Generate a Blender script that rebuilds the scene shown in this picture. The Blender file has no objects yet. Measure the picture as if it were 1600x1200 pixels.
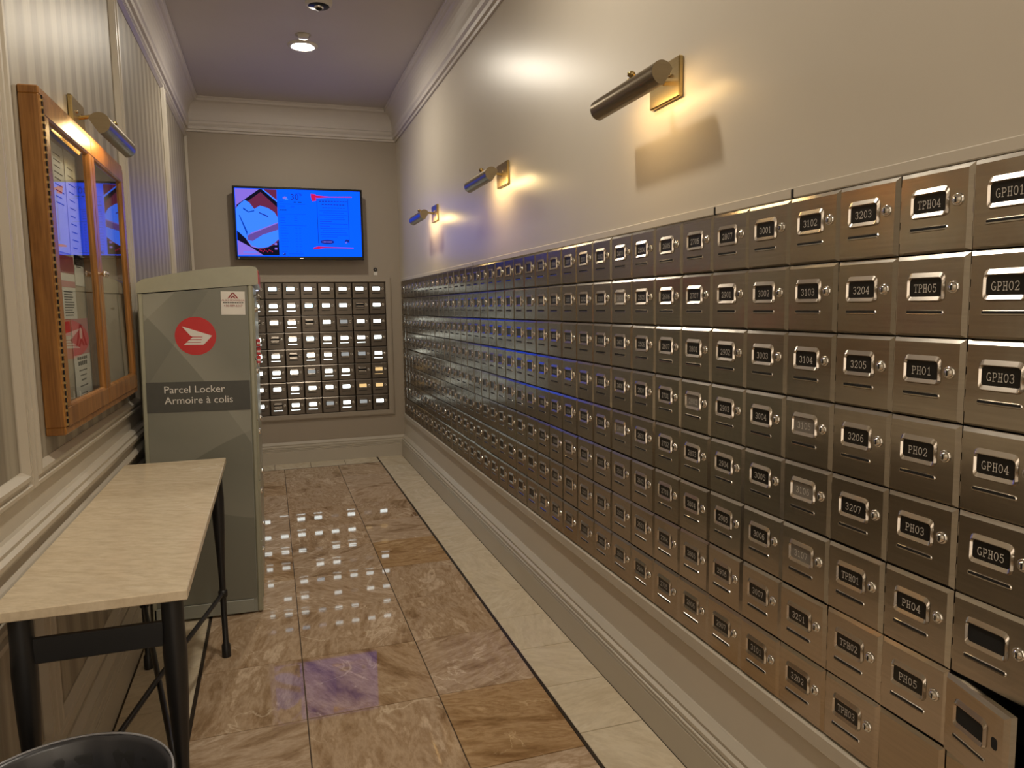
import bpy, math, random
from mathutils import Matrix, Vector

random.seed(7)
R = math.radians
SC = bpy.context.scene
COL = SC.collection

# ------------------------------------------------------------------ camera
CAM_POS = Vector((-1.0717, 0.0, 1.2805))
YAW, PITCH, ROLL, FPX = 0.3175, -0.1072, -0.0156, 1139.5
f = Vector((math.sin(YAW) * math.cos(PITCH), math.cos(YAW) * math.cos(PITCH), math.sin(PITCH)))
r = Vector((math.cos(YAW), -math.sin(YAW), 0.0))
u = r.cross(f)
r2 = r * math.cos(ROLL) + u * math.sin(ROLL)
u2 = -r * math.sin(ROLL) + u * math.cos(ROLL)
cd = bpy.data.cameras.new('camera')
cd.sensor_fit = 'HORIZONTAL'
cd.sensor_width = 36.0
cd.lens = FPX / 1600.0 * 36.0
cd.clip_start = 0.02
cam = bpy.data.objects.new('camera', cd)
COL.objects.link(cam)
m = Matrix((r2, u2, -f)).transposed().to_4x4()
m.translation = CAM_POS
cam.matrix_world = m
SC.camera = cam

# ------------------------------------------------------------------ world, exposure
w = bpy.data.worlds.new('lobby_light')
SC.world = w
w.use_nodes = True
bg = w.node_tree.nodes['Background']
bg.inputs[0].default_value = (1.0, 0.83, 0.64, 1)     # even warm light of the open lobby behind the camera
bg.inputs[1].default_value = 1.35
vs = SC.view_settings
vs.view_transform = 'Standard'
vs.look = 'None'
vs.exposure = 0.12
vs.gamma = 1.0
vs.use_curve_mapping = False
SC.display_settings.display_device = 'sRGB'

DOWNLIGHT_W = 430.0       # emission strength of the ceiling downlights
SCONCE_W = 26.0
TV_W = 0.95

# ------------------------------------------------------------------ measures (metres)
XR, XL, YB, ZC = 0.0, -1.63, 6.285, 2.90        # right wall, left wall, back wall, ceiling
YF = -1.6                                        # how far the corridor is built towards the lobby
MB_W, MB_H, MB_TOP, MB_Y0, MB_COLS, MB_ROWS = 0.1429, 0.14, 1.4958, 0.8849, 38, 8
MB_BOT = MB_TOP - MB_ROWS * MB_H
MB_NEAR = MB_Y0 - MB_W
MB_FAR = MB_NEAR + MB_COLS * MB_W

# ------------------------------------------------------------------ mesh helpers
class MB:
    """collects faces; build() links them as ONE mesh object"""
    def __init__(s): s.v, s.f, s.m, s.sm = [], [], [], []
    def face(s, idx, mi=0, smooth=False): s.f.append(tuple(idx)); s.m.append(mi); s.sm.append(smooth)
    def add(s, pts): n = len(s.v); s.v.extend([tuple(p) for p in pts]); return n
    def poly(s, pts, mi=0): n = s.add(pts); s.face(range(n, n + len(pts)), mi); return s
    def box(s, x0, x1, y0, y1, z0, z1, mi=0):
        n = s.add([(x0,y0,z0),(x1,y0,z0),(x1,y1,z0),(x0,y1,z0),(x0,y0,z1),(x1,y0,z1),(x1,y1,z1),(x0,y1,z1)])
        for q in ((0,3,2,1),(4,5,6,7),(0,1,5,4),(1,2,6,5),(2,3,7,6),(3,0,4,7)): s.face([n+i for i in q], mi)
        return s
    def cbox(s, x0, x1, y0, y1, z0, z1, c, mi=0):
        """box chamfered on every edge"""
        X, Y, Z = (x0,x1), (y0,y1), (z0,z1)
        key = {}
        for i in (0,1):
            for j in (0,1):
                for k in (0,1):
                    sx, sy, sz = (1-2*i)*c, (1-2*j)*c, (1-2*k)*c
                    x, y, z = X[i], Y[j], Z[k]
                    n = s.add([(x,y+sy,z+sz),(x+sx,y,z+sz),(x+sx,y+sy,z)])
                    key[i,j,k] = n
                    s.face((n,n+1,n+2) if (i+j+k)%2==0 else (n,n+2,n+1), mi)
        def a(i,j,k,t): return key[i,j,k]+t
        for i in (0,1):
            q=[a(i,0,0,0),a(i,0,1,0),a(i,1,1,0),a(i,1,0,0)]; s.face(q if i==0 else q[::-1], mi)
            q=[a(0,i,0,1),a(1,i,0,1),a(1,i,1,1),a(0,i,1,1)]; s.face(q if i==0 else q[::-1], mi)
            q=[a(0,0,i,2),a(0,1,i,2),a(1,1,i,2),a(1,0,i,2)]; s.face(q if i==0 else q[::-1], mi)
        for j in (0,1):
            for k in (0,1):
                q=[a(0,j,k,1),a(0,j,k,2),a(1,j,k,2),a(1,j,k,1)]; s.face(q if (j+k)%2==0 else q[::-1], mi)
                q=[a(j,0,k,0),a(j,0,k,2),a(j,1,k,2),a(j,1,k,0)]; s.face(q if (j+k)%2==1 else q[::-1], mi)
                q=[a(j,k,0,0),a(j,k,0,1),a(j,k,1,1),a(j,k,1,0)]; s.face(q if (j+k)%2==0 else q[::-1], mi)
        return s
    def prism(s, poly, a0, a1, fn, mi=0, smooth=False):
        """2D polygon swept from a0 to a1; fn(p, q, a) -> point"""
        n = len(poly)
        A = s.add([fn(p[0], p[1], a0) for p in poly]); B = s.add([fn(p[0], p[1], a1) for p in poly])
        for i in range(n):
            j = (i+1) % n; s.face((A+i, A+j, B+j, B+i), mi, smooth)
        A2 = s.add([fn(p[0], p[1], a0) for p in poly]); B2 = s.add([fn(p[0], p[1], a1) for p in poly])
        s.face([A2+i for i in range(n)][::-1], mi); s.face([B2+i for i in range(n)], mi)
        return s
    def tube(s, path, rad, n=8, mi=0, caps=True):
        """round bar along a path; rad may be one number or one per point"""
        path = [Vector(p) for p in path]
        if not hasattr(rad, '__len__'): rad = [rad]*len(path)
        rings = []
        for i, p in enumerate(path):
            d = (path[min(i+1,len(path)-1)] - path[max(i-1,0)]).normalized()
            e = Vector((0,0,1)) if abs(d.z) < .9 else Vector((1,0,0))
            a = d.cross(e).normalized(); b = d.cross(a)
            rings.append(s.add([p + (a*math.cos(t)+b*math.sin(t))*rad[i] for t in [2*math.pi*k/n for k in range(n)]]))
        for A, B in zip(rings, rings[1:]):
            for k in range(n):
                l = (k+1) % n; s.face((A+k, B+k, B+l, A+l), mi, True)
        if caps:
            c = s.add([s.v[rings[0]+k] for k in range(n)]); s.face([c+k for k in range(n)], mi)
            c = s.add([s.v[rings[-1]+k] for k in range(n)]); s.face([c+k for k in range(n)][::-1], mi)
        return s
    def lathe(s, prof, n=24, centre=(0,0,0), axis='z', mi=0, smooth=True, close=True):
        cx, cy, cz = centre
        rings = []
        for (rr, h) in prof:
            pts = []
            for k in range(n):
                t = 2*math.pi*k/n; a, b = rr*math.cos(t), rr*math.sin(t)
                pts.append((cx+a, cy+b, cz+h) if axis == 'z' else ((cx+a, cy+h, cz+b) if axis == 'y' else (cx+h, cy+a, cz+b)))
            rings.append(s.add(pts))
        for A, B in zip(rings, rings[1:]):
            for k in range(n):
                l = (k+1) % n; s.face((A+k, A+l, B+l, B+k), mi, smooth)
        if close:
            for Rg in (rings[0], rings[-1]):
                c = s.add([s.v[Rg+k] for k in range(n)]); s.face([c+k for k in range(n)], mi)
        return s
    def loops(s, loops, mi=0, smooth=False, closed=True):
        """bridges loops of equal length"""
        st = [s.add(l) for l in loops]; n = len(loops[0])
        for A, B in zip(st, st[1:]):
            for k in range(n if closed else n-1):
                l = (k+1) % n; s.face((A+k, A+l, B+l, B+k), mi, smooth)
        return st
    def mesh(s, name, mats):
        me = bpy.data.meshes.new(name)
        me.from_pydata(s.v, [], s.f)
        me.polygons.foreach_set('material_index', s.m)
        me.polygons.foreach_set('use_smooth', s.sm)
        for mt in (mats if isinstance(mats, (list, tuple)) else [mats]): me.materials.append(mt)
        me.update()
        return me
    def build(s, name, mats, parent=None, loc=None, rotz=None):
        return put(name, s.mesh(name, mats), parent, loc, rotz)

def put(name, me, parent=None, loc=None, rotz=None):
    o = bpy.data.objects.new(name, me)
    COL.objects.link(o)
    if parent: o.parent = parent
    if loc is not None: o.location = loc
    if rotz is not None: o.rotation_euler = (0, 0, rotz)
    return o

def thing(name, label, cat, loc=(0,0,0), rotz=0.0, group=None):
    o = bpy.data.objects.new(name, None)
    COL.objects.link(o)
    o.location = loc; o.rotation_euler = (0, 0, rotz); o.empty_display_size = .05
    return tag(o, label, cat, group)

def tag(o, label, cat, group=None):
    o['label'] = label; o['category'] = cat
    if group: o['group'] = group
    return o

def struct(o, label=None):
    o['kind'] = 'structure'
    if label: o['label'] = label
    return o

def rrect(x0, x1, z0, z1, rad, y, n=3):
    pts = []
    for cx, cz, a in ((x1-rad, z0+rad, -90), (x1-rad, z1-rad, 0), (x0+rad, z1-rad, 90), (x0+rad, z0+rad, 180)):
        for i in range(n+1):
            t = R(a + 90*i/n); pts.append((cx+rad*math.cos(t), y, cz+rad*math.sin(t)))
    return pts

ORD = ['', 'first', 'second', 'third', 'fourth', 'fifth', 'sixth', 'seventh', 'eighth']
def nth(n):
    return f"{n}{'th' if 10 <= n % 100 <= 20 else {1:'st',2:'nd',3:'rd'}.get(n % 10,'th')}"

# ------------------------------------------------------------------ materials
def srgb(r_, g_, b_):
    c = [x/255 for x in (r_, g_, b_)]
    return tuple(x/12.92 if x <= .04045 else ((x+.055)/1.055)**2.4 for x in c) + (1,)

class NT:
    def __init__(s, name):
        s.mat = bpy.data.materials.new(name); s.mat.use_nodes = True
        s.t = s.mat.node_tree; s.b = s.t.nodes['Principled BSDF']
        s.out = s.t.nodes['Material Output']
    def n(s, typ, **kw):
        nd = s.t.nodes.new('ShaderNode'+typ)
        for k, v in kw.items():
            if k in nd.inputs.keys(): nd.inputs[k].default_value = v
            else: setattr(nd, k, v)
        return nd
    def l(s, a, b): s.t.links.new(a, b)
    def coords(s, scale=(1,1,1), rand=0.0, rot=(0,0,0)):
        tc = s.n('TexCoord'); mp = s.n('Mapping')
        mp.inputs['Scale'].default_value = scale; mp.inputs['Rotation'].default_value = rot
        s.l(tc.outputs['Object'], mp.inputs['Vector'])
        if rand:
            oi = s.n('ObjectInfo'); mu = s.n('Math', operation='MULTIPLY'); mu.inputs[1].default_value = rand
            s.l(oi.outputs['Random'], mu.inputs[0]); s.l(mu.outputs[0], mp.inputs['Location'])
        return mp.outputs['Vector']
    def ramp(s, src, stops):
        rp = s.n('ValToRGB'); e = rp.color_ramp.elements
        while len(e) < len(stops): e.new(.5)
        for el, (p, c) in zip(e, stops): el.position = p; el.color = c
        s.l(src, rp.inputs[0]); return rp.outputs[0]
    def mix(s, fac, a, b, mode='MIX'):
        mx = s.n('Mix', data_type='RGBA', blend_type=mode)
        for sock, val in ((0, fac), (6, a), (7, b)):
            if hasattr(val, 'is_output'): s.l(val, mx.inputs[sock])
            else: mx.inputs[sock].default_value = val
        return mx.outputs[2]
    def noise(s, vec, scale, detail=3, rough=.55, dist=0.0):
        nz = s.n('TexNoise', Scale=scale, Detail=detail, Roughness=rough, Distortion=dist)
        s.l(vec, nz.inputs['Vector']); return nz.outputs['Fac']
    def bump(s, h, strength=.2, dist=.002):
        bp = s.n('Bump', Strength=strength, Distance=dist)
        s.l(h, bp.inputs['Height']); s.l(bp.outputs[0], s.b.inputs['Normal'])
    def base(s, c): 
        if hasattr(c, 'is_output'): s.l(c, s.b.inputs['Base Color'])
        else: s.b.inputs['Base Color'].default_value = c
    def set(s, **kw):
        for k, v in kw.items():
            s.b.inputs[{'rough':'Roughness','metal':'Metallic','spec':'Specular IOR Level','coat':'Coat Weight','croug':'Coat Roughness','em':'Emission Color','es':'Emission Strength'}[k]].default_value = v
        return s

def plain(name, c, rough=.5, metal=0.0, var=.06, scale=30.0, spec=.5):
    t = NT(name); t.set(rough=rough, metal=metal, spec=spec)
    fac = t.noise(t.coords(rand=3.0), scale)
    d = tuple(max(0, x*(1-var)) for x in c[:3])+(1,); l = tuple(min(1, x*(1+var)) for x in c[:3])+(1,)
    t.base(t.ramp(fac, [(.3, d), (.7, l)]))
    return t.mat

def emit(name, c, s):
    t = NT(name); t.base((0,0,0,1)); t.set(em=c, es=s, rough=.6, spec=0.0); return t.mat

M = {}
def wall_paint(name, c, rough=.45):
    t = NT(name); v = t.coords()
    t.base(t.ramp(t.noise(v, 3.0, 4), [(.25, tuple(x*.96 for x in c[:3])+(1,)), (.75, c)]))
    t.set(rough=rough, spec=.4)
    t.bump(t.noise(v, 260.0, 2), .06, .001)
    return t.mat
M['paint'] = wall_paint('satin_wall_paint', (.60,.545,.46,1), .33)
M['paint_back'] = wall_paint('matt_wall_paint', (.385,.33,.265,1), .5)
M['trim'] = wall_paint('trim_paint', (.53,.48,.40,1), .36)
M['trim_low'] = wall_paint('skirting_paint', (.52,.47,.39,1), .35)
M['ceiling'] = wall_paint('ceiling_paint', (.56,.52,.50,1), .6)
M['crown'] = wall_paint('crown_paint', (.63,.585,.54,1), .45)

def wallpaper():
    t = NT('striped_wallpaper')
    v = t.coords(scale=(1, 1, .03))
    n1 = t.noise(v, 16.0, 2, .5)
    tc = t.n('TexCoord'); mp = t.n('Mapping'); t.l(tc.outputs['Object'], mp.inputs[0])
    wv = t.n('TexWave', wave_type='BANDS', bands_direction='Y', Scale=2.3, Distortion=3.0, Detail=2.0)
    wv.inputs['Detail Scale'].default_value = .4
    t.l(t.coords(scale=(1,1,.15)), wv.inputs['Vector'])
    st = t.ramp(wv.outputs['Fac'], [(.30, (.27,.235,.18,1)), (.7, (.40,.36,.285,1))])
    fine = t.ramp(t.noise(t.coords(scale=(1,1,.02)), 90.0, 2), [(.3, (.82,.80,.78,1)), (.7, (1,1,1,1))])
    t.base(t.mix(1.0, st, fine, 'MULTIPLY'))
    t.set(rough=.42, spec=.4)
    t.bump(n1, .1, .001)
    return t.mat
M['wallpaper'] = wallpaper()

def marble(name, dark, mid, light, vein, rough=.03, scale=3.2, spec=.10, tinted=True):
    t = NT(name)
    v = t.coords(rand=37.0)
    tc = t.n('TexCoord'); oi = t.n('ObjectInfo')
    # every tile is turned its own way
    vr = t.n('VectorRotate', rotation_type='Z_AXIS')
    ang = t.n('Math', operation='MULTIPLY'); ang.inputs[1].default_value = 6.283
    t.l(oi.outputs['Random'], ang.inputs[0]); t.l(ang.outputs[0], vr.inputs['Angle']); t.l(v, vr.inputs['Vector'])
    mp = t.n('Mapping'); mp.inputs['Scale'].default_value = (1.0, 2.8, 1.0)
    t.l(vr.outputs[0], mp.inputs[0])
    a = t.noise(mp.outputs[0], scale*1.1, 9, .64, .35)
    c = t.ramp(a, [(.30, dark), (.43, mid), (.50, tuple((x+y)/2 for x, y in zip(mid, light))), (.56, mid), (.64, light), (.75, tuple((x+y)/2 for x, y in zip(mid, dark)))])
    grit = t.ramp(t.noise(mp.outputs[0], scale*9, 5, .7, .2), [(.35, (.80,.77,.74,1)), (.6, (1,1,1,1))])
    c = t.mix(.8, c, grit, 'MULTIPLY')
    nv = t.noise(vr.outputs[0], scale*1.0, 5, .55, 1.1)
    sub = t.n('Math', operation='SUBTRACT'); sub.inputs[1].default_value = .5; t.l(nv, sub.inputs[0])
    ab = t.n('Math', operation='ABSOLUTE'); t.l(sub.outputs[0], ab.inputs[0])
    vm = t.ramp(ab.outputs[0], [(0.0, (.6,.6,.6,1)), (.006, (.25,.25,.25,1)), (.012, (0,0,0,1))])
    gate = t.ramp(t.noise(v, scale*1.3, 2), [(.50, (0,0,0,1)), (.58, (1,1,1,1))])
    c = t.mix(t.mix(1.0, vm, gate, 'MULTIPLY'), c, vein)
    tint = t.ramp(oi.outputs['Random'], [(0.0, (.86,.70,.48,1)), (.22, (.90,.82,.72,1)), (.5, (1,.95,.90,1)), (.75, (.94,.86,.76,1)), (1.0, (1.10,1.07,1.05,1))])
    t.base(t.mix(1.0, c, tint, 'MULTIPLY') if tinted else c)
    t.set(rough=rough, spec=spec)
    return t.mat
M['tile'] = marble('brown_marble', (.20,.125,.068,1), (.42,.315,.215,1), (.68,.575,.465,1), (.82,.74,.62,1))
M['border'] = marble('cream_marble', (.62,.53,.385,1), (.68,.59,.44,1), (.72,.64,.50,1), (.74,.67,.54,1), .10, 1.2, .4, False)
M['tabletop'] = marble('cream_marble_slab', (.66,.55,.39,1), (.73,.62,.455,1), (.78,.68,.52,1), (.84,.77,.64,1), .20, 2.0, .4, False)
M['strip'] = plain('dark_marble_strip', (.035,.025,.018,1), .2)
M['grout'] = plain('grout', (.05,.034,.022,1), .8)

def steel(name, c, rough, var=.12, bumps=.12, dim_edge=False):
    t = NT(name)
    v = t.coords(scale=(4, 4, 120), rand=11.0)
    n1 = t.noise(v, 2.0, 3)
    t.base(t.ramp(n1, [(.3, tuple(x*(1-var) for x in c[:3])+(1,)), (.7, c)]))
    t.set(metal=1.0, rough=rough)
    if dim_edge: t.b.inputs['Specular Tint'].default_value = tuple(x*.60 for x in c[:3]) + (1,)
    n2 = t.noise(t.coords(scale=(1,1,1), rand=50.0), 16.0, 2)     # slight dents and pillowing of the sheet
    mxx = t.n('Math', operation='ADD'); mu = t.n('Math', operation='MULTIPLY'); mu.inputs[1].default_value = .03
    t.l(n1, mu.inputs[0]); t.l(mu.outputs[0], mxx.inputs[0]); t.l(n2, mxx.inputs[1])
    t.bump(mxx.outputs[0], bumps, .006)
    return t.mat
M['steel'] = steel('brushed_steel', (.66,.62,.56,1), .20, dim_edge=True)
M['steel_edge'] = steel('polished_steel_rim', (.66,.60,.53,1), .22, .05, .03, True)
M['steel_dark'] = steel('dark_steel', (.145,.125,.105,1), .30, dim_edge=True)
M['plain_steel'] = steel('golden_brushed_steel', (.60,.545,.455,1), .28)
M['liner'] = plain('mailbox_inside', (.02,.018,.016,1), .6)
M['plate'] = plain('black_number_plate', (.012,.011,.010,1), .35)
M['plate_grey_reflect'] = plain('reflection_grey_plate', (.20,.18,.16,1), .4)  # grey is a washed-out reflection painted into the plate colour
M['digit'] = plain('engraved_white', (.62,.58,.52,1), .5)
M['chrome'] = steel('chrome', (.82,.80,.76,1), .12, .03, .0)
M['black_gap'] = plain('black_gap', (.006,.006,.006,1), .8)
M['brass'] = steel('antique_brass', (.43,.315,.135,1), .30, .10, .02)
M['brass_dark'] = steel('dark_bronze', (.30,.235,.145,1), .30, .10, .02)
M['iron'] = plain('black_iron', (.012,.012,.013,1), .38)
M['white_plastic'] = plain('white_plastic', (.62,.58,.53,1), .4, var=.02)
M['black_plastic'] = plain('black_plastic', (.008,.008,.009,1), .3, spec=.25)
M['paper'] = plain('white_paper', (.76,.73,.68,1), .7, var=.03)
M['ink'] = plain('black_ink', (.03,.028,.026,1), .7)
M['pink'] = plain('pink_paper', (.55,.21,.22,1), .7)
M['red'] = plain('red_print', (.52,.012,.012,1), .35, var=.03)
M['darkred'] = plain('dark_red_print', (.30,.03,.035,1), .6)
M['cork'] = plain('beige_backing_board', (.47,.39,.29,1), .8, scale=200)
M['white_print'] = plain('white_print', (.72,.70,.66,1), .4, var=.02)

def oak():
    t = NT('honey_oak')
    v = t.coords(scale=(14, 14, 1.1), rand=4.0)
    a = t.noise(v, 1.6, 5, .6, .9)
    c = t.ramp(a, [(.30, (.19,.075,.016,1)), (.5, (.33,.145,.034,1)), (.7, (.44,.21,.058,1))])
    fine = t.ramp(t.noise(t.coords(scale=(60,60,2.5)), 3.0, 2), [(.35, (.72,.68,.62,1)), (.6, (1,1,1,1))])
    t.base(t.mix(1.0, c, fine, 'MULTIPLY')); t.set(rough=.30, spec=.5)
    t.bump(a, .05, .001)
    return t.mat
M['oak'] = oak()

def glass():
    t = NT('window_glass')
    t.t.nodes.remove(t.b)
    fr = t.n('Fresnel', IOR=1.52); tr = t.n('BsdfTransparent'); gl = t.n('BsdfGlossy', Roughness=0.015)
    tr.inputs[0].default_value = (.93,.95,.94,1)
    mu = t.n('Math', operation='MULTIPLY', use_clamp=True); mu.inputs[1].default_value = 1.2  # front and back surface of the pane together
    ge = t.n('NewGeometry'); inv = t.n('Math', operation='SUBTRACT'); inv.inputs[0].default_value = 1.0; t.l(ge.outputs['Backfacing'], inv.inputs[1])
    fm = t.n('Math', operation='MULTIPLY'); t.l(fr.outputs[0], fm.inputs[0]); t.l(inv.outputs[0], fm.inputs[1])
    t.l(fm.outputs[0], mu.inputs[0])
    mx = t.n('MixShader'); t.l(mu.outputs[0], mx.inputs[0]); t.l(tr.outputs[0], mx.inputs[1]); t.l(gl.outputs[0], mx.inputs[2])
    t.l(mx.outputs[0], t.out.inputs[0])
    return t.mat
M['glass'] = glass()

def locker_print():
    """grey-green printed side panel with sweeping pale bands"""
    t = NT('locker_printed_panel')
    tc = t.n('TexCoord'); sp = t.n('SeparateXYZ'); t.l(tc.outputs['Object'], sp.inputs[0])
    col = (.195,.195,.16,1)
    cur = None
    def lin(a, b, c, bend):
        x = t.n('Math', operation='MULTIPLY'); x.inputs[1].default_value = a; t.l(sp.outputs[0], x.inputs[0])
        z = t.n('Math', operation='MULTIPLY'); z.inputs[1].default_value = b; t.l(sp.outputs[2], z.inputs[0])
        q = t.n('Math', operation='MULTIPLY'); t.l(sp.outputs[0], q.inputs[0]); t.l(sp.outputs[0], q.inputs[1])
        q2 = t.n('Math', operation='MULTIPLY'); q2.inputs[1].default_value = bend; t.l(q.outputs[0], q2.inputs[0])
        s1 = t.n('Math', operation='ADD'); t.l(x.outputs[0], s1.inputs[0]); t.l(z.outputs[0], s1.inputs[1])
        s2 = t.n('Math', operation='ADD'); t.l(s1.outputs[0], s2.inputs[0]); t.l(q2.outputs[0], s2.inputs[1])
        s3 = t.n('Math', operation='ADD'); s3.inputs[1].default_value = c; t.l(s2.outputs[0], s3.inputs[0])
        return s3.outputs[0]
    K = (0,0,0,1)
    c = col
    for (a, b, d, bend, wid, amt) in ((-1.0, 1.0, -1.22, 0, .26, .5), (1.0, .9, -1.16, .6, .22, .55), (1.0, .25, -.10, .4, .10, .45), (-.8, 1.0, -.55, .5, .30, .5), (.9, 1.0, -.62, -1.0, .22, .4), (-1.6, 1.0, -.95, .0, .25, -.35)):
        v = lin(a, b, d, bend)
        g = t.ramp(v, [(0.0, K), (.004, (abs(amt),)*3+(1,)), (wid, K)])
        c = t.mix(g, c, (.34,.335,.28,1) if amt > 0 else (.12,.122,.105,1))
    t.base(c); t.set(rough=.32, spec=.4)
    return t.mat
M['locker_print'] = locker_print()
M['locker'] = plain('locker_grey_green', (.33,.325,.245,1), .30, var=.03)
M['locker_edge'] = plain('locker_pale_edge', (.30,.31,.27,1), .30, var=.03)
M['locker_band'] = plain('locker_charcoal_band', (.060,.060,.052,1), .40)
M['liner_bag'] = plain('black_bin_bag', (.050,.051,.058,1), .33, spec=.7)
M['bag_rim'] = plain('clear_bag_edge', (.32,.32,.34,1), .25)
M['bin'] = plain('dark_grey_bin', (.045,.045,.047,1), .45)

# lit things
M['lamp_face'] = emit('downlight_face', (1.0,.90,.74,1), DOWNLIGHT_W)
M['bulb_bright'] = emit('sconce_bulb_bright', (1.0,.72,.34,1), SCONCE_W*1.7)
M['bulb'] = emit('sconce_bulb', (1.0,.68,.30,1), SCONCE_W)
LIT = {
 'W': emit('backlit_window_white', (.90,1.0,.98,1), 4.2),
 'B': emit('backlit_window_bluish', (.62,.85,1.0,1), 2.4),
 'L': emit('backlit_window_lilac', (.80,.82,1.0,1), 1.2),
 'G': emit('backlit_window_dim', (.95,.97,.95,1), .32),
 'O': emit('backlit_window_amber', (1.0,.66,.28,1), .85),
 'D': M['black_gap'],
}

# ------------------------------------------------------------------ the setting: walls, ceiling, floor
b = MB()
T = .16
b.box(XR, XR+T, YF, YB+.2, MB_TOP, ZC)                              # above the mailboxes
b.box(XR, XR+T, YF, YB+.2, 0, MB_BOT)                               # below
b.box(XR, XR+T, YF, MB_NEAR, MB_BOT, MB_TOP)
b.box(XR, XR+T, MB_FAR, YB+.2, MB_BOT, MB_TOP)
b.box(XR+T, XR+T+.02, YF, YB+.2, 0, ZC)                             # back of the mailbox recess
struct(b.build('wall_right', M['paint']), 'beige satin wall above and below the long mailbox bank')

# back wall with the opening for the second bank
BK_W, BK_H, BK_TOP, BK_XR = .1391, .1365, 1.4965, -.131
BK_XL = BK_XR - 8*BK_W; BK_BOT = BK_TOP - 8*BK_H
b = MB()
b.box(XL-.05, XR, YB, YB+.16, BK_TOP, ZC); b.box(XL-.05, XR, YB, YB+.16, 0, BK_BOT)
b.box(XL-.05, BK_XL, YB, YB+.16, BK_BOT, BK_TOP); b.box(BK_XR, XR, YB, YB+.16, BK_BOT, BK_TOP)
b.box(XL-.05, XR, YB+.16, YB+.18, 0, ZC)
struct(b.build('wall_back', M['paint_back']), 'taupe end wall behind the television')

b = MB().box(XL-.12, XL, YF, YB+.2, 0, ZC)
wall_left = struct(b.build('wall_left', M['trim']), 'panelled wall with striped wallpaper behind the notice cabinet')
struct(MB().box(XL-.12, XR+T, YF, YB+.2, ZC, ZC+.1).build('ceiling', M['ceiling']), 'pale ceiling with downlights')

# floor: a grout bed and single marble tiles
floor = struct(MB().box(XL-.12, XR+T, YF, YB+.2, -.06, -.0035).build('floor', M['grout']), 'polished brown marble floor with cream border tiles')
tile_cache = {}
def tile(x0, x1, y0, y1, mat, name, g=.0015):
    w_, d_ = x1-x0-2*g, y1-y0-2*g
    key = (round(w_, 4), round(d_, 4), mat.name)
    if key not in tile_cache:
        c = .0012; m_ = MB()
        m_.loops([[(-w_/2, -d_/2, -.004), (w_/2, -d_/2, -.004), (w_/2, d_/2, -.004), (-w_/2, d_/2, -.004)],
                  [(-w_/2, -d_/2, -c), (w_/2, -d_/2, -c), (w_/2, d_/2, -c), (-w_/2, d_/2, -c)],
                  [(-w_/2+c, -d_/2+c, 0), (w_/2-c, -d_/2+c, 0), (w_/2-c, d_/2-c, 0), (-w_/2+c, d_/2-c, 0)]])
        m_.face(range(8, 12))
        tile_cache[key] = m_.mesh(name, mat)
    return put(name, tile_cache[key], floor, ((x0+x1)/2, (y0+y1)/2, random.uniform(-.0003, 0)))
PT = .4187
FX = [-1.3635, -1.021, -.601, -.2585]
YE = 6.03
ys = [YE - PT*i for i in range(0, 16)]
for i in range(len(ys)-1):
    if ys[i+1] < -.4: break
    for k in range(3): tile(FX[k], FX[k+1], ys[i+1], ys[i], M['tile'], 'marble_tile')
SW = .010
for (x0, x1) in ((-.2585, -.2585+SW), (-1.3635-SW, -1.3635)):
    o = MB().box(x0, x1, YF, YE+SW, -.004, -.0002).build('dark_strip', M['strip'], floor)
MB().box(-1.3635, -.2585, YE, YE+SW, -.004, -.0002).build('dark_strip', M['strip'], floor)
PB = .2825
for (x0, x1) in ((-.2585+SW, -.036), (-1.59, -1.3635-SW)):
    y = 1.905 + PB*16
    while y > -.3:
        y1 = min(y, YB-.03)
        if y1 - (y-PB) > .01: tile(x0, x1, y-PB, y1, M['border'], 'border_tile')
        y -= PB
xs = [-.2585-.0, -.535, -.812, -1.094, -1.3635]
for k in range(4): tile(xs[k+1], xs[k], YE+SW, YB-.03, M['border'], 'border_tile')

# swept mouldings -----------------------------------------------------------
def sweep_path(mb, path, prof, inward_left=True, mi=0):
    """profile (d out of the wall, z) along a plan path with mitred corners"""
    P = [Vector((x, y, 0)) for x, y in path]
    rings = []
    for i, p in enumerate(P):
        d1 = (P[i]-P[i-1]).normalized() if i > 0 else None
        d2 = (P[i+1]-P[i]).normalized() if i < len(P)-1 else None
        nn = []
        for d in (d1, d2):
            if d is not None: nn.append(Vector((d.y, -d.x, 0)))
        if len(nn) == 2:
            k = nn[0]+nn[1]; k = k / (k.length_squared/2)
        else: k = nn[0]
        rings.append([(p.x+k.x*d_, p.y+k.y*d_, z) for d_, z in prof])
    mb.loops(rings, mi, closed=True)
    for Rg, rev in ((rings[0], False), (rings[-1], True)):
        n0 = mb.add(Rg); q = list(range(n0, n0+len(Rg))); mb.face(q[::-1] if rev else q, mi)
PATH = [(XL, YF), (XL, YB), (XR, YB), (XR, YF)]
cz = ZC
crown = [(0, 2.655), (.012, 2.655), (.016, 2.668), (.030, 2.672), (.034, 2.690), (.026, 2.698), (.038, 2.712), (.042, 2.728), (.034, 2.735)]
for i in range(9):       # cove
    t_ = i/8; crown.append((.036 + .062*(1-math.cos(t_*math.pi/2)), 2.742 + .125*math.sin(t_*math.pi/2)))
crown += [(.104, 2.870), (.106, 2.884), (.112, 2.888), (.112, ZC), (0, ZC)]
b = MB(); sweep_path(b, PATH, crown)
struct(b.build('trim_1', M['crown']), 'white cove crown moulding round the ceiling')

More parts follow.
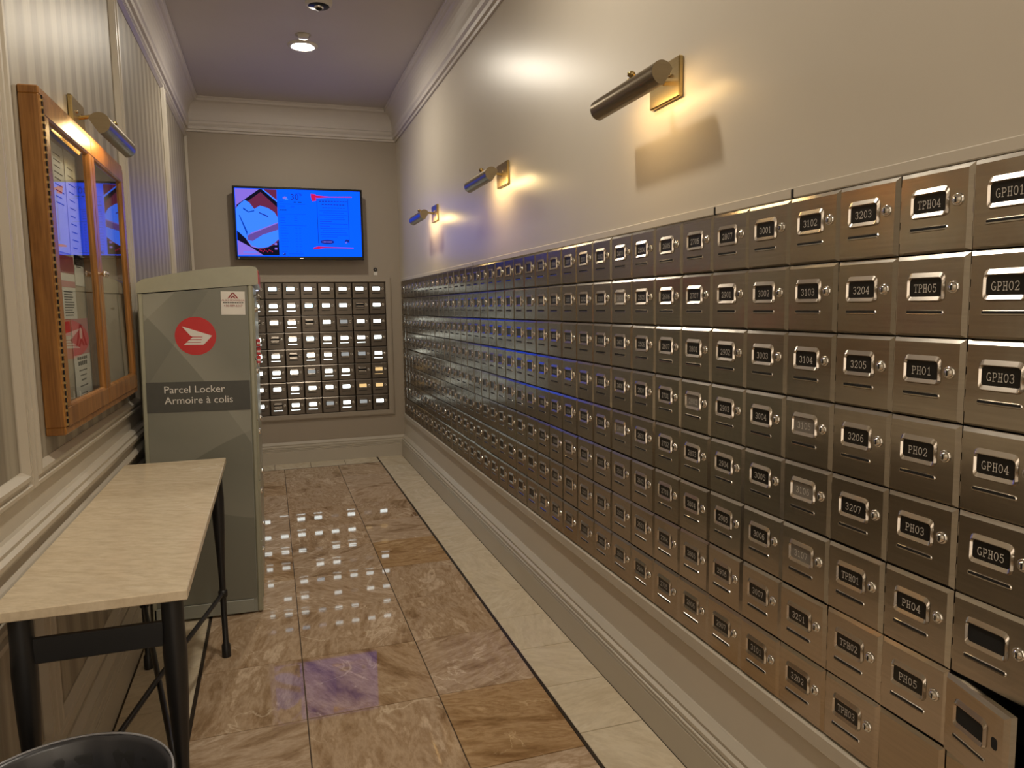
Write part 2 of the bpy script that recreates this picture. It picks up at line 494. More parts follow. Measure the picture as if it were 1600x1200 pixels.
base_prof = [(0, 0), (.036, 0), (.036, .100), (.033, .103), (.036, .106), (.036, .112), (.032, .115), (.036, .118), (.036, .124), (.030, .127), (.033, .131), (.033, .142), (.022, .147), (.024, .158), (.012, .170), (.006, .176), (0, .176)]
for nm, pth in (('baseboard_left', PATH[:2]), ('baseboard_back', PATH[1:3]), ('baseboard_right', PATH[2:])):
    # mitre by running a little into the neighbouring wall
    b = MB(); sweep_path(b, pth, base_prof)
    struct(b.build(nm, M['trim_low']))

# left wall panelling
mould = [(0, 0), (0, .010), (.006, .016), (.014, .017), (.018, .012), (.024, .012), (.030, .020), (.040, .021), (.047, .012), (.052, .006), (.052, 0)]
def panel_frame(name, y0, y1, z0, z1, prof=mould, mat='trim'):
    rings = []
    for (d, h) in prof:
        rings.append([(XL+h, y0+d, z0+d), (XL+h, y1-d, z0+d), (XL+h, y1-d, z1-d), (XL+h, y0+d, z1-d)])
    b = MB(); b.loops(rings)
    return struct(b.build(name, M[mat]))
PAN = [(.45, 1.945), (1.957, 3.452), (3.466, 4.955), (4.975, 6.24)]
k = 2
for (y0, y1) in PAN:
    panel_frame(f'trim_{k}', y0, y1, .868, 2.645); k += 1
    MB().box(XL, XL+.003, y0+.045, y1-.045, .868+.045, 2.645-.045).build('wallpaper_panel', M['wallpaper'], wall_left)
    panel_frame(f'trim_{k}', y0, y1, .225, .645); k += 1
    MB().box(XL, XL+.003, y0+.045, y1-.045, .225+.045, .645-.045).build('wallpaper_panel', M['wallpaper'], wall_left)
rail = [(0, .690), (.010, .690), (.014, .700), (.026, .706), (.030, .716), (.024, .724), (.014, .732), (.014, .752), (.024, .758), (.030, .768), (.032, .780), (.022, .786), (.024, .796), (.012, .804), (0, .804)]
b = MB(); sweep_path(b, PATH[:2], rail)
struct(b.build(f'trim_{k}', M['trim']), 'ribbed chair rail along the panelled wall'); k += 1

# painted trim over and under the long mailbox bank
seams = [MB_NEAR, MB_Y0+3*MB_W, MB_Y0+5*MB_W, MB_Y0+21*MB_W, MB_FAR]
top_trim = struct(put(f'trim_{k}', None), 'thin painted trim strip over the long mailbox bank'); k += 1
for a_, c_ in zip(seams, seams[1:]):
    MB().cbox(-.008, .01, a_+.0025, c_-.0025, MB_TOP+.0015, MB_TOP+.024, .002).build('trim_strip', M['paint'], top_trim)
for s_ in seams[1:-1]:
    MB().box(-.0085, .01, s_-.0024, s_+.0024, MB_TOP+.001, MB_TOP+.020).build('seam', M['black_gap'], top_trim)
b = MB().cbox(-.018, .01, MB_NEAR, MB_FAR+.03, MB_BOT-.040, MB_BOT-.002, .003)
struct(b.build(f'trim_{k}', M['trim']), 'pale ledge strip under the long mailbox bank'); k += 1
# frame round the end-wall bank
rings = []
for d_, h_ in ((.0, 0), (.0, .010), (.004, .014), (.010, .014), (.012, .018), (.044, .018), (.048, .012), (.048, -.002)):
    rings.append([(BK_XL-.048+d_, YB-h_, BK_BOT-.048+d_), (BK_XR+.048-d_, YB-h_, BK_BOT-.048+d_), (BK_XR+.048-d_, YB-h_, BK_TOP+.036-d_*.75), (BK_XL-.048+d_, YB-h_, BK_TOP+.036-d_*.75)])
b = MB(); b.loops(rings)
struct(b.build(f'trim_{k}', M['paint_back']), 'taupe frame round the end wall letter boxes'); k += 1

# ------------------------------------------------------------------ stroke lettering (slab serif)
def arc(cx, cy, rx, ry, a0, a1, n=10):
    return [(cx+rx*math.cos(R(a0+(a1-a0)*i/n)), cy+ry*math.sin(R(a0+(a1-a0)*i/n))) for i in range(n+1)]
G = {
 '0': [arc(.5,.7,.40,.64,0,360,16)],
 '1': [[(.2,1.1),(.5,1.36)],[(.5,1.36),(.5,.03)],[(.22,.03),(.78,.03)]],
 '2': [arc(.48,.98,.38,.38,170,-30,9)+[(.12,.08)],[(.10,.05),(.9,.05)],[(.88,.05),(.88,.25)]],
 '3': [arc(.46,1.02,.36,.33,160,-90,9),arc(.46,.37,.40,.34,90,-160,10)],
 '4': [[(.68,.03),(.68,1.36),(.06,.42),(.95,.42)],[(.46,.03),(.9,.03)]],
 '5': [[(.85,1.33),(.22,1.33),(.18,.78)],arc(.46,.46,.40,.42,130,-160,11)],
 '6': [arc(.5,.44,.38,.42,0,360,14),arc(.72,.62,.60,.74,175,80,7)],
 '7': [[(.08,1.15),(.08,1.33),(.92,1.33),(.42,.03)]],
 '8': [arc(.5,1.03,.32,.32,0,360,12),arc(.5,.37,.39,.36,0,360,12)],
 '9': [arc(.5,.94,.38,.42,0,360,14),arc(.28,.76,.60,.74,-5,-100,7)],
 'T': [[(.04,1.12),(.04,1.33),(.96,1.33),(.96,1.12)],[(.5,1.33),(.5,.04)],[(.27,.04),(.73,.04)]],
 'P': [[(.22,1.33),(.22,.04)],[(.05,.04),(.5,.04)],[(.05,1.33),(.55,1.33)]+arc(.55,.99,.36,.34,90,-90,8)+[(.22,.65)]],
 'H': [[(.2,1.36),(.2,.04)],[(.8,1.36),(.8,.04)],[(.2,.7),(.8,.7)],[(.02,.04),(.38,.04)],[(.62,.04),(.98,.04)],[(.02,1.34),(.38,1.34)],[(.62,1.34),(.98,1.34)]],
 'G': [arc(.52,.7,.44,.64,50,330,13),[(.92,.58),(.92,.12)],[(.62,.58),(1.0,.58)]],
}
def lettering(txt, height, y, cx, cz, wt=.15, wid=1.0, gap=1.22):
    """flat stroke lettering centred at (cx, cz), facing -y"""
    s_ = height/1.4; b = MB()
    tot = gap*(len(txt)-1)+1.0; sn = 0
    for i, ch in enumerate(txt):
        for pl in G[ch]:
            for (x0, z0), (x1, z1) in zip(pl, pl[1:]):
                L = math.hypot(x1-x0, z1-z0) or 1e-6
                nx, nz = -(z1-z0)/L*wt/2, (x1-x0)/L*wt/2
                ex, ez = (x1-x0)/L*wt*.25, (z1-z0)/L*wt*.25
                pts = [(x0-ex-nx, z0-ez-nz), (x1+ex-nx, z1+ez-nz), (x1+ex+nx, z1+ez+nz), (x0-ex+nx, z0-ez+nz)]
                sn += 1; b.poly([(cx+(p+gap*i-tot/2)*s_*wid, y-(sn % 9)*2.5e-5, cz+(q-.7)*s_) for p, q in pts])
    return b
def text_mesh(name, txt, size, mat, align='LEFT'):
    cu = bpy.data.curves.new(name, 'FONT'); cu.body = txt; cu.size = size; cu.align_x = align; cu.extrude = .0003
    cu.resolution_u = 3
    ob = bpy.data.objects.new(name, cu)
    me = bpy.data.meshes.new_from_object(ob)
    bpy.data.objects.remove(ob); bpy.data.curves.remove(cu)
    me.materials.clear(); me.materials.append(mat)
    me.name = name
    return me

# ------------------------------------------------------------------ mailboxes
def box_templates(W, H, steel_mat, rim_mat=None):
    """meshes in door coordinates: x from the hinge, y into the wall, z from the sill"""
    t = {}
    g = .0011; x0, x1, z0, z1 = g, W-g, g, H-g
    yf, c = -.0125, .0055
    d = MB()
    d.loops([[(x0,.002,z0),(x1,.002,z0),(x1,.002,z1),(x0,.002,z1)],
             [(x0,yf+.0045,z0),(x1,yf+.0045,z0),(x1,yf+.0045,z1),(x0,yf+.0045,z1)],
             [(x0+c*.6,yf,z0+c*.8),(x1-c*1.5,yf,z0+c*.8),(x1-c*1.5,yf,z1-c*1.3),(x0+c*.6,yf,z1-c*1.3)]])
    d.face((8,9,10,11))
    d.face((3,2,1,0))
    t['door'] = d.mesh('door', steel_mat)
    # embossed rim of the number window
    fx0, fx1, fz0, fz1 = W*.18, W*.70, H*.425, H*.785
    rm = MB()
    def off(l, r_, bt, tp, rad, y): return rrect(fx0+l, fx1-r_, fz0+bt, fz1-tp, rad, y)
    rm.loops([off(0, 0, 0, 0, .009, yf+.0004), off(.0020, .0020, .0018, .0086, .007, yf-.0042), off(.0030, .0030, .0030, .0096, .006, yf-.0042),
              off(.0054, .0054, .0096, .0116, .0045, yf-.0004)])
    t['rim'] = rm.mesh('window_rim', rim_mat or M['steel_edge'])
    px0, px1, pz0, pz1 = fx0+.0048, fx1-.0048, fz0+.0086, fz1-.0112
    pl = MB(); pts = rrect(px0, px1, pz0, pz1, .0042, yf-.0006, 2); pl.poly(pts)
    t['plate'] = pl
    t['pc'] = ((px0+px1)/2, (pz0+pz1)/2, px1-px0, pz1-pz0)
    lk = MB(); lx, lz = W*.815, H*.595
    lk.lathe([(.0105, yf+.001), (.0105, yf-.0020), (.0090, yf-.0032), (.0078, yf-.0032), (.0074, yf-.0022), (.0068, yf-.0022), (.0064, yf-.0056), (.0001, yf-.0058)], 14, (lx, 0, lz), 'y', 0, True, False)
    lk.box(lx-.0012, lx+.0012, yf-.0064, yf-.0054, lz-.0048, lz+.0042, 1)
    t['lock'] = lk.mesh('lock', [M['chrome'], M['black_gap']])
    sl = MB(); sx0, sx1, sz = W*.165, W*.70, H*.30
    sl.loops([rrect(sx0, sx1, sz-.0048, sz+.0042, .0040, yf+.0003, 2), rrect(sx0+.0014, sx1-.0014, sz-.0034, sz+.0030, .0029, yf-.0016, 2), rrect(sx0+.0022, sx1-.0022, sz-.0014, sz+.0026, .0019, yf-.0012, 2)])
    n0 = sl.add(rrect(sx0+.0022, sx1-.0022, sz-.0014, sz+.0026, .0019, yf-.0011, 2)); sl.face(range(n0, n0+12), 1)
    t['slot'] = sl.mesh('vent_slot', [steel_mat, M['black_gap']])
    t['slot_pts'] = rrect(sx0+.0015, sx1-.0015, sz-.0022, sz+.0022, .0018, yf-.0016, 2)
    hg = MB()
    for i in range(3): hg.tube([(.0006, yf+.004, H*(.16+.26*i)), (.0006, yf+.004, H*(.16+.26*i+.17))], .0016, 6)
    t['hinge'] = hg.mesh('hinge', M['steel_edge'])
    bd = MB(); D = .12
    o_ = [(g*.3,0), (W-g*.3,0), (W-g*.3,H), (g*.3,H)]
    n0 = bd.add([(x_, .0, z_) for x_, z_ in o_]); n1 = bd.add([(x_, D, z_) for x_, z_ in o_])
    for i in range(4):
        j = (i+1) % 4; bd.face((n0+i, n0+j, n1+j, n1+i))
    bd.face((n1, n1+1, n1+2, n1+3))
    t['body'] = bd.mesh('body', M['liner'])
    return t

TPL = box_templates(MB_W, MB_H, M['steel'])
plate_black = TPL['plate'].mesh('number_plate', M['plate'])
plate_grey_reflect = TPL['plate'].mesh('number_plate', M['plate_grey_reflect'])
plate_void = TPL['plate'].mesh('number_plate', M['black_gap'])  # plate missing: flat black face painted for the dark opening
plain_door = TPL['door'].copy(); plain_door.materials.clear(); plain_door.materials.append(M['plain_steel'])
low_lock = MB().lathe([(.0105, -.0115), (.0105, -.0160), (.0085, -.0175), (.0001, -.0180)], 14, (MB_W*.80, 0, MB_H*.44), 'y', 0, True, False)
low_lock.box(MB_W*.80-.0045, MB_W*.80+.0045, -.0188, -.0178, MB_H*.44-.0008, MB_H*.44+.0008, 1)
low_lock = low_lock.mesh('lock', [M['chrome'], M['black_gap']])
lock_hole = MB().poly(rrect(MB_W*.77, MB_W*.86, MB_H*.52, MB_H*.66, .005, -.0127)).mesh('lock_hole', M['black_gap'])  # flat black patch painted for the shade inside the empty hole

seq = []
for fl in range(1, 33): seq += [f'{fl}{s_:02d}' for s_ in range(1, 8)]
seq = seq[:seq.index('3207')+1] + ['TPH01', 'TPH02', 'TPH03']          # ends column 2 (counted from the near end, 0 = GPH)
number = {}
for c_ in range(2, MB_COLS):
    for r_ in range(8):
        i = len(seq) - 8*(c_-1) + r_
        if i >= 0: number[c_, r_] = seq[i]
for r_, s_ in enumerate(['TPH04', 'TPH05', 'PH01', 'PH02', 'PH03', 'PH04', 'PH05']): number[1, r_] = s_
for r_, s_ in enumerate(['GPH01', 'GPH02', 'GPH03', 'GPH04', 'GPH05']): number[0, r_] = s_
READ = 15        # columns whose numbers are large enough to be lettered
GREY_REFLECT = {(3,3), (3,4), (3,5), (6,3), (9,1), (9,4)}  # boxes whose plates get the painted reflection

def mailbox(c_, r_):
    yc = MB_NEAR + (c_+1)*MB_W          # hinge side is the far side
    z = MB_TOP - (r_+1)*MB_H
    num = number.get((c_, r_))
    col_txt = 'column at the near end' if c_ == 0 else f'{nth(c_+1)} column from the near end'
    row_txt = 'top row' if r_ == 0 else ('bottom row' if r_ == 7 else f'{ORD[r_+1]} row down')
    plain_front = r_ == 7 and c_ in (0, 1)
    if plain_front: lab = f'plain golden steel mailbox door without window, {row_txt}, {col_txt}'
    elif (c_, r_) == (0, 6): lab = 'steel mailbox standing open with missing lock and black window'
    elif (c_, r_) == (0, 5): lab = 'closed steel mailbox with empty black window above the open one'
    elif c_ < 7 and num and (c_, r_) not in GREY_REFLECT: lab = f'brushed steel mailbox numbered {num}, {row_txt}, {col_txt}'
    elif (c_, r_) in GREY_REFLECT: lab = f'brushed steel mailbox with reflection painted on plate, {row_txt}, {col_txt}'
    elif c_ <= 18: lab = f'brushed steel mailbox, {row_txt}, {col_txt}'
    else:
        k_ = MB_COLS - c_
        lab = f'dark reflecting steel mailbox, {row_txt}, ' + ('column next to the far corner' if k_ == 1 else f'{nth(k_)} column from the far corner')
    t = thing('mailbox', lab, 'mailbox', (XR, yc, z), R(-90), 'steel mailboxes in the long wall bank')
    put('body', TPL['body'], t)
    d = put('door', plain_door if plain_front else TPL['door'], t)
    d.rotation_euler = (R(random.gauss(0, .22)), 0, R(random.gauss(0, .22)))
    d.location = (0, random.uniform(-.0006, .0004), 0)
    if plain_front:
        put('lock', low_lock, d)
        return
    put('window_rim', TPL['rim'], d)
    void = c_ == 0 and r_ in (5, 6)
    put('number_plate', plate_void if void else (plate_grey_reflect if (c_, r_) in GREY_REFLECT else plate_black), d)
    put('vent_slot', TPL['slot'], d)
    if (c_, r_) == (0, 6):
        put('lock_hole', lock_hole, d)
        d.rotation_euler = (0, 0, R(-OPEN)); d.location = (0, -.004, -.001)
    else:
        lk = put('lock', TPL['lock'], d)
    if c_ < 12: put('hinge', TPL['hinge'], d)
    if num and c_ < READ and not void:
        px, pz, pw, ph = TPL['pc']
        n_ = len(num)
        lettering(num, .0138, -.0136, px, pz-.0005, .135, .78 if n_ == 5 else .86).build('number', M['digit'], d)
OPEN = 14.0
for c_ in range(MB_COLS):
    for r_ in range(MB_ROWS): mailbox(c_, r_)

# letter boxes of the end wall, open to the lit mail room behind
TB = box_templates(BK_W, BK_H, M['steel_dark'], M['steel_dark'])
win = {k_: TB['plate'].mesh('window', m_) for k_, m_ in LIT.items()}
slit = {}
for k_ in ('W', 'B', 'O'): slit[k_] = MB().poly(TB['slot_pts']).mesh('lit_slot', LIT[k_])
bars = MB()
px, pz, pw, ph = TB['pc']
for q in (-.30, .42): bars.box(px-pw/2, px+pw/2, -.0142, -.0130, pz+ph*q-.0022, pz+ph*q+.0022)
bars = bars.mesh('window_bar', M['steel_edge'])
MAP = ['L. B. B. L. W. W. W. W.', 'Ws Ws Ws B. W. W. D. W.', 'D. W. Ws D. W. G. W. W.', 'Ws D. Ws B. Ws Ws Ws W.',
       'Ws Ws D. Ws Ws G. G. Ws', 'W. Ws W. G. Ws Ws D. Os', 'W. W. Ws W. W. W. O. O.', 'W. Ds Ws Ws G. Ws G. W.']
WORD = {'W': 'bright white', 'B': 'bluish white', 'L': 'pale lilac', 'G': 'dim grey', 'O': 'amber', 'D': 'dark barred'}
for r_, line in enumerate(MAP):
    for c_, code in enumerate(line.split()):
        row_txt = 'top row' if r_ == 0 else ('bottom row' if r_ == 7 else f'{ORD[r_+1]} row down')
        k_ = 8 - c_
        col_txt = 'column nearest the corner' if k_ == 1 else ('column beside the parcel locker' if k_ == 8 else f'{ORD[k_]} column from the corner')
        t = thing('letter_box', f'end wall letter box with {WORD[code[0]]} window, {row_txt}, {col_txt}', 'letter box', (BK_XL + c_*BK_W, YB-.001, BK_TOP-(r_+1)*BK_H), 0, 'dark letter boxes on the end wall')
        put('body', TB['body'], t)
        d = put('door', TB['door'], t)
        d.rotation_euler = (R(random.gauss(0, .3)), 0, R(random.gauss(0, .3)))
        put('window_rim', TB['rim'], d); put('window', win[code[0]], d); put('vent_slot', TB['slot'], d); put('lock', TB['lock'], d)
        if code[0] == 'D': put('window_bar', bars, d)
        if code[1] == 's': put('lit_slot', slit[code[0] if code[0] in slit else 'W'], d)

# ------------------------------------------------------------------ picture lights
def picture_light(label, loc, rotz, L=.37, off=.015, power='bulb', reach=.112, drop=.026, twist=0.0):
    t = thing('picture_light', label, 'wall lamp', loc, rotz, 'brass picture lights on the walls')
    p_ = MB().cbox(-.080, .080, -.014, 0, -.053, .053, .003).build('back_plate', M['brass'], t)
    for s_ in (-.030, .030): MB().lathe([(.0055, -.014), (.0055, -.017), (.0035, -.0195), (.0002, -.020)], 8, (s_, 0, .012), 'y', 0, True, False).build('screw', M['brass_dark'], p_)
    rad, cy, czz = .030, -reach, -drop
    MB().tube([(0, -.012, .0), (0, -reach*.4, .006), (off*.6, -reach*.8, .006), (off, -reach, czz+rad+.002), (off, -reach, czz+rad-.008)], .0065, 8).build('arm', M['brass'], t)
    MB().lathe([(.004, czz+rad-.003), (.006, czz+rad+.006), (.011, czz+rad+.010), (.011, czz+rad+.017), (.006, czz+rad+.021), (.001, czz+rad+.022)], 10, (off+.018, -reach, 0)).build('knob', M['brass'], t)
    a0, a1 = 20, 275                     # the open side faces the wall and the floor
    def sec(rr): return [(rr*math.cos(R(a0+(a1-a0)*i/20)), rr*math.sin(R(a0+(a1-a0)*i/20))) for i in range(21)]
    s_ = MB(); outer, inner = sec(rad), sec(rad-.0015)
    for pr_, fl in ((outer, 0), (inner, 1)):
        A = s_.add([(-L/2, y, z) for y, z in pr_]); B = s_.add([(L/2, y, z) for y, z in pr_])
        for i in range(20): s_.face((A+i, A+i+1, B+i+1, B+i) if fl else (A+i, B+i, B+i+1, A+i+1), fl, True)
    for e in (0, 20):
        s_.poly([(-L/2, *outer[e]), (L/2, *outer[e]), (L/2, *inner[e]), (-L/2, *inner[e])])
    sh = s_.build('shade', [M['brass_dark'], M['brass']], t, (off, cy, czz), twist)
    for e in (-1, 1):
        x = e*L/2
        c = MB(); c.prism(outer, x-.001*(e > 0), x+.001*(e < 0), lambda y, z, a: (a, y, z)); c.build('end_cap', M['brass_dark'], sh)
    MB().tube([(-L*.36, .003, .002), (L*.36, .003, .002)], .010, 10).build('bulb', M[power], sh)
    return t
SY = [1.842, 3.325, 4.808]
picture_light('large brass picture light nearest the numbered mailboxes', (XR, SY[0], 1.880), R(-90), off=-.02)
picture_light('brass picture light in the middle of the mailbox wall', (XR, SY[1], 1.888), R(-90), off=-.02, power='bulb_bright')
picture_light('smallest brass picture light closest to the television wall', (XR, SY[2], 1.890), R(-90), off=-.02, power='bulb_bright')
picture_light('brass picture light leaning over the oak notice cabinet', (XL+.003, 2.68, 1.889), R(90), off=-.012, reach=.110, drop=.054, twist=R(-1.5), power='bulb_bright')

# ------------------------------------------------------------------ ceiling things
def downlight(y, label, x=-.80):
    t = thing('downlight', label, 'ceiling light', (x, y, ZC), 0, 'round ceiling downlights')
    MB().lathe([(.060, -.002), (.062, -.010), (.075, -.012), (.090, -.006), (.092, 0)], 32, close=False).build('flange', M['white_plastic'], t)
    MB().lathe([(.061, -.004), (.058, -.011), (.040, -.015), (.001, -.016)], 32, close=False).build('lamp', M['lamp_face'], t)
    return t
downlight(4.87, 'glowing round downlight in the ceiling beyond the dome camera')
downlight(2.15, 'round downlight in the ceiling above the notice cabinet')
downlight(-.55, 'round downlight in the ceiling behind the viewer')
t = thing('sprinkler_cap', 'small white cylindrical cap hanging just before the downlight', 'sprinkler', (-.805, 4.69, ZC))
MB().lathe([(.036, 0), (.036, -.004), (.030, -.006), (.030, -.018), (.026, -.021), (.001, -.021)], 20, close=False).build('cap', M['white_plastic'], t)
MB().lathe([(.046, -.0005), (.046, -.003), (.040, -.004)], 20, close=False).build('collar', M['trim'], t)
t = thing('dome_camera', 'white round security camera with black face on ceiling', 'camera', (-.753, 4.10, ZC))
MB().lathe([(.070, 0), (.070, -.030), (.066, -.046), (.058, -.053), (.054, -.053)], 32, close=False).build('housing', M['white_plastic'], t)
fc = MB().lathe([(.056, -.052), (.052, -.055), (.001, -.056)], 32, close=False).build('face', M['black_plastic'], t)
MB().lathe([(.024, -.055), (.024, -.062), (.018, -.064)], 20, close=False).build('lens_ring', M['chrome'], fc)
MB().lathe([(.018, -.060), (.016, -.068), (.009, -.073), (.001, -.075)], 20, close=False).build('lens', M['black_plastic'], fc)

# ------------------------------------------------------------------ television
TX0, TX1, TZ0, TZ1, TY = -1.305, -.312, 1.672, 2.238, 6.165
t = thing('television', 'black flat screen television showing a bright blue screen', 'television', ((TX0+TX1)/2, TY, TZ0))
hw, th = (TX1-TX0)/2, TZ1-TZ0
b = MB()
bz = .016
for (x0, x1, z0, z1) in ((-hw, hw, 0, .026), (-hw, hw, th-bz, th), (-hw, -hw+bz, .026, th-bz), (hw-bz, hw, .026, th-bz)): b.cbox(x0, x1, -.006, .02, z0, z1, .003)
bez = b.build('bezel', M['black_plastic'], t)
MB().cbox(-hw+.004, hw-.004, .010, .050, .004, th-.004, .006).build('back_shell', M['black_plastic'], t)
MB().box(-.20, .20, .050, YB-TY-.002, .16, .42).build('wall_mount', M['iron'], t)
EC = lambda n, c, s_=1.0: emit(n, c, s_*TV_W)
TVM = [EC('screen_blue', (.002,.080,1.0,1), 1.5), EC('screen_pale', (.035,.17,1.0,1), 1.45), EC('screen_violet', (.13,.07,.34,1)), EC('screen_maroon', (.14,.022,.065,1)),
       EC('screen_black', (.006,.006,.018,1)), EC('screen_text', (.004,.05,.42,1)), EC('screen_red', (.62,.01,.09,1)), EC('screen_navy', (.010,.025,.30,1)), EC('screen_lilac', (.25,.16,.75,1))]
sx0, sx1, sz0, sz1 = -hw+bz, hw-bz, .026, th-bz
scr = MB().box(sx0, sx1, -.001, .008, sz0, sz1).build('screen', TVM[0], t)
g_ = MB()
lay = [0]
def sp(pts, mi):
    """polygon in screen fractions, origin top left"""
    lay[0] += 1; y = -.0012 - lay[0]*.00002
    g_.poly([(sx0+(sx1-sx0)*a, y, sz1-(sz1-sz0)*c) for a, c in pts][::-1], mi)
def rect(a0, c0, a1, c1, mi): sp([(a0,c0),(a1,c0),(a1,c1),(a0,c1)], mi)
E_ = .325
rect(.004, .008, E_, .985, 3)
sp([(.004,.008),(.19,.008),(.01,.27),(.004,.27)], 8)
sp([(.19,.008),(.225,.008),(.325,.19),(.325,.27),(.20,.05),(.02,.30),(.01,.25)], 4)
sp([(.21,.008),(.222,.008),(.325,.165),(.325,.195)], 1)
sp([(.004,.70),(.06,.74),(.16,.88),(.25,.985),(.004,.985)], 8)
sp([(.004,.60),(.06,.72),(.11,.86),(.19,.90),(.30,.82),(.325,.76),(.325,.985),(.20,.985),(.10,.86),(.004,.76)], 4)
sp([(.004,.30),(.03,.24),(.075,.17),(.11,.21),(.145,.30),(.19,.25),(.25,.28),(.30,.34),(.325,.42),(.325,.74),(.29,.80),(.24,.86),(.17,.88),(.11,.84),(.07,.74),(.004,.62)], 1)
sp([(.08,.70),(.11,.655),(.325,.50),(.325,.60),(.20,.68),(.12,.775),(.085,.76)], 2)
sp([(.09,.69),(.115,.650),(.325,.490),(.325,.505),(.115,.668)], 8)
sp([(.025,.40),(.03,.39),(.085,.64),(.08,.70),(.075,.66)], 5)
sp([(.06,.28),(.10,.34),(.145,.32),(.145,.335),(.10,.355),(.06,.31)], 5)
sp([(.18,.345),(.25,.40),(.25,.42),(.18,.36)], 7)
for q in ((.29,.80,.31,.83),(.29,.87,.31,.90)): rect(*q, 8)
rect(.045, .935, .15, .945, 1)
for i in range(9): rect(.17+.012*i, .90+.01*(i % 3), .176+.012*i, .915+.012*(i % 3), 6)
# middle column: weather and lists
rect(.345, .052, .42, .057, 5); rect(.47, .052, .515, .057, 5)
for zz in (.215, .365, .535): rect(.345, zz, .55, zz+.004, 5)
sp([(.37,.125),(.385,.105),(.40,.11),(.405,.14),(.38,.145)], 8)
sp([(.385,.135),(.405,.125),(.415,.15),(.39,.16)], 1)
rect(.34, .18, .375, .186, 5); rect(.455, .178, .475, .196, 5); rect(.49, .178, .52, .196, 5)
for i in range(4): rect(.345+.014*i, .295, .355+.014*i, .315, 5)
for zz in (.245, .26): rect(.345, zz, .39, zz+.004, 5); rect(.43, zz, .46, zz+.004, 5)
for i in range(4): rect(.345, .39+.034*i, .38+.006*(i % 2), .395+.034*i, 5); rect(.455, .39+.034*i, .48, .395+.034*i, 5)
for i in range(10): rect(.345, .57+.04*i, .39+.008*(i % 3), .574+.04*i, 5); rect(.46, .57+.04*i, .475, .574+.04*i, 5); rect(.49, .57+.04*i, .505, .574+.04*i, 5)
rect(.35, .945, .375, .978, 7); rect(.355, .950, .362, .965, 1); rect(.40, .96, .52, .966, 5)
# notice at the right
sp([(.595,.055),(.635,.058),(.638,.155),(.605,.165),(.597,.11)], 6)
sp([(.63,.075),(.75,.088),(.93,.078),(.93,.092),(.75,.100),(.64,.115)], 6)
rect(.64, .12, .645, .80, 5); rect(.895, .12, .899, .80, 5)
for a0, a1, zz, hh in ((.66,.89,.155,.012),(.68,.875,.203,.012),(.685,.87,.255,.007)): 
    x = a0
    while x < a1: rect(x, zz, min(x+.018, a1), zz+hh, 7); x += .024
for i, (a0, a1) in enumerate(((.66,.89),(.69,.86),(.66,.89),(.70,.86),(.66,.87),(.66,.76),(.66,.89),(.66,.74),(.66,.89),(.68,.87),(.66,.88),(.66,.89),(.67,.80))): rect(a0, .30+.033*i, a1, .306+.033*i, 5 if i not in (5, 7) else 7)
sp([(.715+.058*math.cos(R(18*i)), .775+.034*math.sin(R(18*i))) for i in range(20)], 7)
for i in range(8): rect(.675+.010*i, .765, .681+.010*i, .785, 8)
sp([(.855,.77),(.87,.735),(.895,.74),(.90,.775),(.885,.785),(.87,.76),(.865,.79)], 7); rect(.862, .778, .876, .792, 8)
sp([(.60,.865),(.64,.845),(.70,.852),(.93,.862),(.93,.872),(.70,.868),(.64,.885),(.60,.885)], 6)
put('screen_graphics', g_.mesh('screen_graphics', TVM), scr)
for txt, ax, az, sz_, mt in (('30°', .430, .150, .066, TVM[7]),):
    put('screen_digits', text_mesh('screen_digits', txt, sz_, mt), scr, (sx0+(sx1-sx0)*ax, -.0030, sz1-(sz1-sz0)*az)).rotation_euler = (R(90), 0, 0)
MB().box(-hw+.022, -hw+.027, -.0075, -.005, .010, .014).build('standby_light', EC('standby_glow', (.5,.55,.7,1)), bez)
MB().box(-.012, .014, -.0072, -.005, .008, .013).build('badge', M['chrome'], bez)

t = thing('wall_button', 'small dark round button under a white tag on end wall', 'button', (-.208, YB, 1.600))
MB().lathe([(.016, 0), (.016, -.006), (.011, -.010), (.010, -.007), (.001, -.007)], 16, (0,0,0), 'y', 0, True, False).build('ring', M['iron'], t)
MB().lathe([(.0075, -.006), (.006, -.011), (.0005, -.012)], 12, (0,0,0), 'y', 0, True, False).build('push', M['chrome'], t)
MB().box(-.014, .016, -.002, 0, -.046, -.018).build('tag', M['paper'], t)

